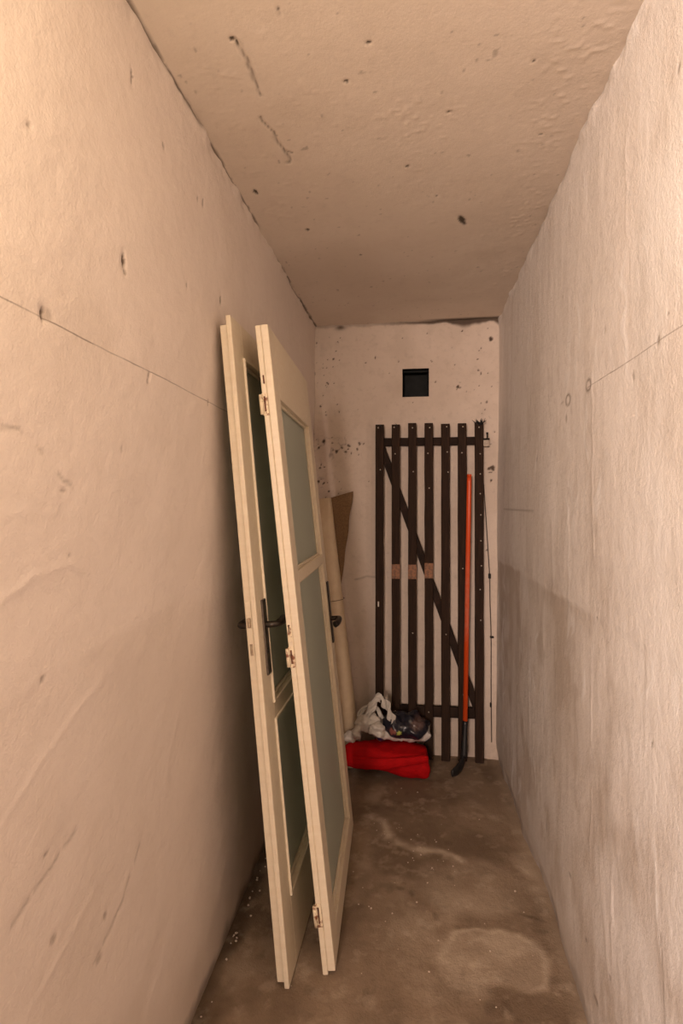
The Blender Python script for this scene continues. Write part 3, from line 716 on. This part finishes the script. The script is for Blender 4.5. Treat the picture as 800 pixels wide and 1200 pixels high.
# ------------------------------------------------------------------ cable on the end wall
bm = bmesh.new()
add_tube(bm, bez([(0.428, 3.168, 1.60), (0.436, 3.168, 1.50), (0.452, 3.168, 1.25), (0.464, 3.168, 1.05), (0.466, 3.166, 0.90), (0.472, 3.166, 0.70), (0.472, 3.166, 0.40), (0.474, 3.160, 0.10)], 6), 0.0027, 8)
cab = tag(link_mesh('cable', bm, M['cable'], None, True), 'thin dark cable running down the end wall beside the gate', 'cable')
for x, z, w, hh in ((0.466, 1.05, 0.009, 0.014), (0.480, 0.700, 0.014, 0.005), (0.472, 0.31, 0.006, 0.012)):
    bm = bmesh.new(); add_box(bm, (x - w, 3.158, z - hh), (x + w * 0.5, 3.176, z + hh), 0.002, 1); link_mesh('cable_clip', bm, M['iron'], cab)

# ------------------------------------------------------------------ vent opening in the end wall
bm = bmesh.new()
x0, x1, z0, z1, y0, y1 = -0.047, 0.129, 2.077, 2.263, YB + 0.003, YB + 0.13
v = [bm.verts.new(p) for p in ((x0, y0, z0), (x1, y0, z0), (x1, y0, z1), (x0, y0, z1), (x0, y1, z0), (x1, y1, z0), (x1, y1, z1), (x0, y1, z1))]
for f in ((4, 5, 6, 7), (0, 1, 5, 4), (3, 7, 6, 2), (0, 4, 7, 3), (1, 2, 6, 5)): bm.faces.new([v[i] for i in f])
vent = tag(link_mesh('vent_opening', bm, M['vent']), 'small black square ventilation opening high in the end wall', 'vent')
sm = vent.modifiers.new('wall', 'SOLIDIFY'); sm.thickness = 0.004; sm.offset = 0
bm = bmesh.new()
for lo, hi in (((x0, YB + 0.055, z0), (x0 + 0.016, YB + 0.07, z1)), ((x1 - 0.016, YB + 0.055, z0), (x1, YB + 0.07, z1)), ((x0 + 0.016, YB + 0.055, z0), (x1 - 0.016, YB + 0.07, z0 + 0.016)), ((x0 + 0.016, YB + 0.055, z1 - 0.016), (x1 - 0.016, YB + 0.07, z1))):
    add_box(bm, lo, hi, 0.002, 1)
link_mesh('inner_frame', bm, M['vent'], vent)

# ------------------------------------------------------------------ orange hockey stick in front of the gate
stick = empty('hockey_stick', (0.318, 3.0, 0.0))
tag(stick, 'orange hockey stick with black lower shaft and curved black blade', 'hockey stick')
A = Vector((0.341, 3.088, 1.618)); B = Vector((0.312, 3.024, 0.268)); Hh = Vector((0.302, 3.004, 0.075))
off = Vector((0.318, 3.0, 0))
bm = bmesh.new(); add_tube(bm, [A - off, (A * 0.98 + B * 0.02) - off, B - off], [0.0125, 0.0135, 0.0135], 12, squash=(1.0, 0.8)); link_mesh('shaft', bm, M['orange'], stick, True)
bm = bmesh.new(); add_tube(bm, [A - off, A - off + Vector((0.0006, 0.001, 0.012))], [0.014, 0.013], 12, squash=(1, 0.8)); link_mesh('end_cap', bm, M['orange'], stick, True)
bm = bmesh.new()
lower = bez([B, (B + Hh) / 2, Hh], 4)
add_tube(bm, [p - off for p in lower], [0.0150, 0.015, 0.015, 0.016, 0.017, 0.018, 0.019, 0.020, 0.020], 12, squash=(1.0, 0.85)); link_mesh('lower_shaft', bm, M['black'], stick, True)
bm = bmesh.new()
path = bez([(0.305, 3.012, 0.085), (0.292, 2.985, 0.055), (0.268, 2.950, 0.036), (0.243, 2.922, 0.031), (0.230, 2.905, 0.030)], 6)
n = len(path)
rad = [0.020 + 0.009 * math.sin(math.pi * min(1, i / (n - 1) * 1.15)) for i in range(n)]; rad[-1] = 0.006; rad[-2] = 0.014; rad[-3] = 0.020
add_tube(bm, [p - off for p in path], rad, 14, squash=(0.42, 1.0)); link_mesh('blade', bm, M['black'], stick, True)

# ------------------------------------------------------------------ roll of beige floor covering in the corner
rb, rt = Vector((-0.312, 2.990, 0.0)), Vector((-0.497, 3.070, 1.478))
axis = (rt - rb).normalized(); RL = (rt - rb).length
ex = Vector((1, 0, 0)); ex = (ex - axis * ex.dot(axis)).normalized(); ey = axis.cross(ex).normalized()
if ey.y < 0: ey = -ey
rm = Matrix((ex, ey, axis)).transposed().to_4x4(); rm.translation = rb + Vector((0, 0, 0.012))
roll = empty('flooring_roll', matrix=rm)
tag(roll, 'beige roll of floor covering leaning in the corner, one brown-backed flap loose', 'flooring roll')
TURNS, RO, TH = 3.2, 0.064, 0.0032
def spiral(s):           # s = 0 outer end (at the back, heading +x) ... 1 inner end
    a = math.pi / 2 + s * TURNS * 2 * math.pi
    r = RO - s * TURNS * 0.0085
    return math.cos(a) * r, math.sin(a) * r, math.cos(a), math.sin(a)
bm = bmesh.new(); n = 150; m = 8
for side in (0, 1):
    rows = []
    for i in range(n + 1):
        x, y, nx_, ny_ = spiral(i / n)
        o_ = 0 if side == 0 else -TH
        rows.append([bm.verts.new((x + nx_ * o_, y + ny_ * o_, RL * j / m)) for j in range(m + 1)])
    for i in range(n):
        for j in range(m):
            f = bm.faces.new((rows[i][j], rows[i + 1][j], rows[i + 1][j + 1], rows[i][j + 1])); f.material_index = side
    if side == 0: outer = rows
for i in range(n):
    for j in (0, m):
        a = [outer[i][j], outer[i + 1][j], rows[i + 1][j], rows[i][j]]
        f = bm.faces.new(a); f.material_index = 1
link_mesh('sheet_roll', bm, [M['lino'], M['jute']], roll, True)
bm = bmesh.new(); nv, nu = 30, 12
def flap_pt(i, j):
    t = i / nv; z = RL - t * 0.66
    ln = 0.014 + 0.168 * (1 - t) ** 1.05 + 0.004 * math.sin(t * 23) * (1 - t)
    s = j / nu * ln
    return Vector((s, RO + 0.14 * s * s / 0.2 - 0.08 * s - 0.003, z + 0.03 * s / 0.18 * (1 - t)))
fr = [[bm.verts.new(flap_pt(i, j)) for j in range(nu + 1)] for i in range(nv + 1)]
bk = [[bm.verts.new(flap_pt(i, j) + Vector((0, TH, 0))) for j in range(nu + 1)] for i in range(nv + 1)]
for i in range(nv):
    for j in range(nu):
        bm.faces.new((fr[i][j], fr[i][j + 1], fr[i + 1][j + 1], fr[i + 1][j])).material_index = 1
        bm.faces.new((bk[i][j], bk[i + 1][j], bk[i + 1][j + 1], bk[i][j + 1])).material_index = 0
    bm.faces.new((fr[i][nu], bk[i][nu], bk[i + 1][nu], fr[i + 1][nu])).material_index = 1
for j in range(nu):
    bm.faces.new((fr[0][j], bk[0][j], bk[0][j + 1], fr[0][j + 1])).material_index = 1
o = link_mesh('loose_flap', bm, [M['lino'], M['jute']], roll, True); o['label'] = 'loose brown-backed flap of the sheet'
bm = bmesh.new(); add_tube(bm, [(0.0655 * math.cos(a), 0.0655 * math.sin(a), 0.915 + 0.004 * math.sin(a)) for a in np.linspace(0, 2 * math.pi, 41)], 0.0016, 6); link_mesh('string', bm, M['cable'], roll, True)

# ------------------------------------------------------------------ soft bags in front of the roll
def np_noise3(P, scale, seed):
    return (fbm(P[:, 0] * scale + 3.1 * P[:, 2] * scale * 0.3, P[:, 2] * scale + P[:, 1] * scale * 0.7, seed, 3) + fbm(P[:, 1] * scale, P[:, 0] * scale * 0.8 - P[:, 2] * scale * 0.6, seed + 9, 3)) * 0.5

def loft(name, stations, mat, parent=None, sub=3, crumple=0.006, fold=0.004, scale=18, seed=1, sides=8, power=2.6, crease=0.003, crease_f=9.0):
    """stations: (x, ycentre, zcentre, half depth, half height, shear) swept along x, then subdivided and crumpled"""
    bm = bmesh.new(); rings = []
    for (x, yc, zc, hy, hz, sh) in stations:
        ring = []
        for k in range(sides):
            a = 2 * math.pi * (k + 0.5) / sides; c, s = math.cos(a), math.sin(a)
            e = 2 / power
            yy = math.copysign(abs(c) ** e, c) * hy; zz = math.copysign(abs(s) ** e, s) * hz
            ring.append(bm.verts.new((x + sh * zz, yc + yy, zc + zz)))
        rings.append(ring)
    for r0, r1 in zip(rings[:-1], rings[1:]):
        for k in range(sides): bm.faces.new((r0[k], r0[(k + 1) % sides], r1[(k + 1) % sides], r1[k]))
    bm.faces.new(rings[0][::-1]); bm.faces.new(rings[-1])
    bmesh.ops.recalc_face_normals(bm, faces=bm.faces[:])
    for it in range(sub):
        bmesh.ops.subdivide_edges(bm, edges=bm.edges[:], cuts=1, use_grid_fill=True, smooth=0.6 if it == 0 else 0.35)
    bmesh.ops.smooth_vert(bm, verts=bm.verts[:], factor=0.5, use_axis_x=True, use_axis_y=True, use_axis_z=True)
    bm.normal_update()
    P = np.array([v.co[:] for v in bm.verts]); N = np.array([v.normal[:] for v in bm.verts])
    ridged = 1 - np.abs(np_noise3(P, scale, seed)) * 4
    d = crumple * np_noise3(P, scale * 0.6, seed + 31) + fold * np.clip(ridged, -1, 1)
    rr = np.random.RandomState(seed + 100)
    for k in range(9):                      # flat facets with sharp creases
        kv = rr.normal(size=3); kv /= np.linalg.norm(kv)
        ph = (P @ kv) * (crease_f * (0.6 + 0.9 * rr.rand())) + rr.rand()
        d = d + crease / 3.0 * (np.abs((ph % 1.0) * 2 - 1) - 0.5) * 2
    P2 = P + N * d[:, None]
    P2[:, 2] = np.maximum(P2[:, 2], 0.003)
    for v, c in zip(bm.verts, P2): v.co = c
    return link_mesh(name, bm, mat, parent, True), P2

red, _ = loft('red_bag', [(-0.338, 2.868, 0.135, 0.020, 0.022, 0), (-0.315, 2.862, 0.132, 0.036, 0.045, 0), (-0.25, 2.862, 0.132, 0.042, 0.056, 0), (-0.19, 2.900, 0.116, 0.085, 0.056, 0), (-0.12, 2.935, 0.094, 0.105, 0.062, 0),
                          (-0.04, 2.952, 0.072, 0.105, 0.070, 0), (0.05, 2.958, 0.066, 0.100, 0.066, 0), (0.098, 2.960, 0.066, 0.092, 0.062, 0.0), (0.106, 2.960, 0.064, 0.080, 0.052, 0)],
              M['red'], sub=3, crumple=0.012, fold=0.003, scale=13, seed=5, power=4.0, crease=0.006, crease_f=6.0)
tag(red, 'red fabric bag lying on the floor under the plastic bags', 'bag')

rim, _ = loft('folded_rim', [(-0.342, 2.835, 0.112, 0.008, 0.012, 0), (-0.325, 2.826, 0.108, 0.014, 0.026, 0), (-0.25, 2.812, 0.105, 0.015, 0.030, 0), (-0.16, 2.808, 0.104, 0.015, 0.028, 0), (-0.06, 2.822, 0.112, 0.015, 0.026, 0), (0.04, 2.838, 0.122, 0.014, 0.022, 0), (0.095, 2.852, 0.124, 0.012, 0.016, 0), (0.104, 2.858, 0.122, 0.006, 0.008, 0)],
               M['red'], red, sub=3, crumple=0.008, fold=0.002, scale=14, seed=55, power=2.4, crease=0.003, crease_f=7.0)
navy, PN = loft('carrier_bag', [(a_, b_ + 0.032, c_ + 0.013, d_, e_ * 0.93, f_) for a_, b_, c_, d_, e_, f_ in [(-0.185, 2.935, 0.195, 0.020, 0.022, 0), (-0.165, 2.930, 0.205, 0.055, 0.046, 0), (-0.11, 2.930, 0.225, 0.075, 0.072, 0), (-0.04, 2.935, 0.230, 0.085, 0.080, 0), (0.03, 2.945, 0.228, 0.085, 0.074, 0),
                               (0.085, 2.950, 0.212, 0.070, 0.058, 0), (0.115, 2.950, 0.195, 0.035, 0.030, 0), (0.122, 2.950, 0.19, 0.015, 0.015, 0)]],
                M['print'], sub=4, crumple=0.012, fold=0.004, scale=15, seed=15, power=2.3, crease=0.009, crease_f=11.0)
tag(navy, 'crumpled dark navy printed plastic carrier bag with white edge, on the red bag', 'bag')
col = np.tile(np.array([[0.012, 0.013, 0.022, 1.0]]), (len(PN), 1))
px_, pz_ = PN[:, 0], PN[:, 2] - 0.003
PN[:, 1] -= 0.032
def paint(mask, c):
    m_ = np.clip(mask, 0, 1)[:, None]
    col[:, :3] = col[:, :3] * (1 - m_) + np.array([c]) * m_
front = smooth(2.97, 2.93, PN[:, 1])
paint(smooth(-0.135, -0.145, px_) * front, (0.015, 0.03, 0.12))
dd = poly_dist(px_, pz_, [(-0.165, 0.275), (-0.140, 0.230), (-0.105, 0.198), (-0.050, 0.180)])
paint(smooth(0.024, 0.019, dd) * front, (0.60, 0.56, 0.51))
dd = poly_dist(px_, pz_, [(-0.195, 0.19), (-0.165, 0.168), (-0.12, 0.15)])
paint(smooth(0.010, 0.006, dd) * front, (0.55, 0.22, 0.02))
dd = poly_dist(px_, pz_, [(-0.03, 0.186), (0.0, 0.180), (0.045, 0.172), (0.085, 0.192), (0.118, 0.222)])
paint(smooth(0.020, 0.015, dd) * smooth(2.99, 2.95, PN[:, 1]), (0.58, 0.55, 0.52))
paint(smooth(0.05, 0.02, np.hypot(px_ - 0.05, (pz_ - 0.275) * 1.3)) * 0.25, (0.30, 0.16, 0.11))
paint(smooth(0.019, 0.013, np.hypot((px_ + 0.085) * 0.9, (pz_ - 0.245) * 1.0) + 0.004 * np.sin(px_ * 300)) * front, (0.25, 0.09, 0.07))
paint(smooth(0.014, 0.010, np.hypot(px_ + 0.047, pz_ - 0.238) + 0.002 * np.cos(6 * np.arctan2(pz_ - 0.238, px_ + 0.047))) * front, (0.42, 0.46, 0.10))
at = navy.data.attributes.new('print', 'FLOAT_COLOR', 'POINT'); at.data.foreach_set('color', col.reshape(-1).astype(np.float32))

white = empty('plastic_bag', (-0.22, 2.92, 0.19))
tag(white, 'crumpled white plastic bag with its loop handle standing up', 'bag')
wo = Vector((-0.22, 2.92, 0.19))
def shift(o): o.parent = white; o.location = -wo; return o
b, _ = loft('body', [(-0.285, 2.905, 0.25, 0.010, 0.014, 0), (-0.275, 2.905, 0.258, 0.024, 0.034, 0), (-0.245, 2.910, 0.270, 0.032, 0.044, 0), (-0.21, 2.918, 0.278, 0.032, 0.036, 0), (-0.175, 2.922, 0.290, 0.026, 0.030, 0), (-0.160, 2.925, 0.29, 0.012, 0.015, 0)],
            M['white_plastic'], sub=3, crease=0.008, crease_f=16.0, crumple=0.012, fold=0.006, scale=22, seed=25, power=2.2); shift(b)
b, _ = loft('knot', [(-0.205, 2.868, 0.268, 0.010, 0.012, 0), (-0.19, 2.866, 0.270, 0.022, 0.026, 0), (-0.150, 2.862, 0.262, 0.026, 0.030, 0), (-0.125, 2.860, 0.248, 0.018, 0.022, 0), (-0.118, 2.860, 0.245, 0.008, 0.01, 0)],
            M['white_plastic'], sub=3, crease=0.010, crease_f=16.0, crumple=0.012, fold=0.008, scale=28, seed=35, power=2.2); shift(b)
b, _ = loft('corner', [(-0.352, 2.862, 0.196, 0.010, 0.008, 0), (-0.33, 2.862, 0.203, 0.018, 0.018, 0), (-0.29, 2.872, 0.215, 0.025, 0.028, 0), (-0.26, 2.89, 0.235, 0.03, 0.035, 0)],
            M['white_plastic'], sub=3, crease=0.010, crease_f=16.0, crumple=0.012, fold=0.008, scale=28, seed=45, power=2.2); shift(b)
def ribbon(name, pts, width, seed):
    p = bez(pts, 9); n = len(p); bm = bmesh.new(); rr = random.Random(seed); m = 6
    A_, B_ = [], []
    for i, q in enumerate(p):
        t = (p[min(i + 1, n - 1)] - p[max(i - 1, 0)]).normalized()
        across = t.cross(Vector((0.25, 1.0, 0.1))).normalized()
        nrm = t.cross(across).normalized()
        w = width * (0.85 + 0.25 * math.sin(i * 0.55 + seed))
        ra, rb_ = [], []
        for j in range(m + 1):
            s = j / m - 0.5
            bend = 0.010 * math.cos(s * 9 + i * 0.5) + rr.uniform(-0.0016, 0.0016)
            c = q + across * w * s + nrm * bend
            ra.append(bm.verts.new(c)); rb_.append(bm.verts.new(c + nrm * 0.0016))
        A_.append(ra); B_.append(rb_)
    for i in range(n - 1):
        for j in range(m):
            bm.faces.new((A_[i][j], A_[i][j + 1], A_[i + 1][j + 1], A_[i + 1][j])); bm.faces.new((B_[i][j], B_[i + 1][j], B_[i + 1][j + 1], B_[i][j + 1]))
        bm.faces.new((A_[i][0], A_[i + 1][0], B_[i + 1][0], B_[i][0])); bm.faces.new((A_[i][m], B_[i][m], B_[i + 1][m], A_[i + 1][m]))
    for e in (0, n - 1):
        for j in range(m): bm.faces.new((A_[e][j], B_[e][j], B_[e][j + 1], A_[e][j + 1]))
    return shift(link_mesh(name, bm, M['white_plastic'], None, True))
ribbon('handle', [(-0.225, 2.90, 0.300), (-0.200, 2.905, 0.355), (-0.170, 2.91, 0.405), (-0.140, 2.91, 0.412), (-0.112, 2.905, 0.370), (-0.090, 2.90, 0.320), (-0.080, 2.895, 0.285)], 0.046, 2)
ribbon('handle', [(-0.270, 2.93, 0.285), (-0.245, 2.95, 0.335), (-0.205, 2.955, 0.350), (-0.165, 2.95, 0.335), (-0.140, 2.94, 0.290)], 0.030, 5)

# ------------------------------------------------------------------ plaster crumbs on the floor
bm = bmesh.new()
def crumb(x, y, s):
    m = Matrix.Translation((x, y, s * 0.35 + 0.001)) @ Matrix.Rotation(R.uniform(0, 6.28), 4, 'Z') @ Matrix.Diagonal((s * R.uniform(0.7, 1.4), s, s * 0.6, 1))
    r = bmesh.ops.create_icosphere(bm, subdivisions=1, radius=0.6, matrix=m)
    for v in r['verts']: v.co += Vector((R.uniform(-1, 1), R.uniform(-1, 1), 0)) * s * 0.12
for k in range(70):
    c = R.choice([(-0.10, 2.42, 0.05), (0.05, 2.28, 0.06), (0.12, 2.22, 0.06), (0.0, 2.1, 0.2), (0.25, 1.95, 0.2), (-0.15, 2.6, 0.25), (-0.1, 1.9, 0.3)])
    crumb(c[0] + R.gauss(0, c[2]), c[1] + R.gauss(0, c[2]), R.uniform(0.002, 0.0065))
for k in range(26): crumb(-0.585 + abs(R.gauss(0, 0.015)), R.uniform(1.4, 2.4), R.uniform(0.003, 0.008))
cr = link_mesh('plaster_crumbs', bm, M['crumb'])
tag(cr, 'pale plaster crumbs scattered on the concrete floor', 'debris'); cr['kind'] = 'stuff'
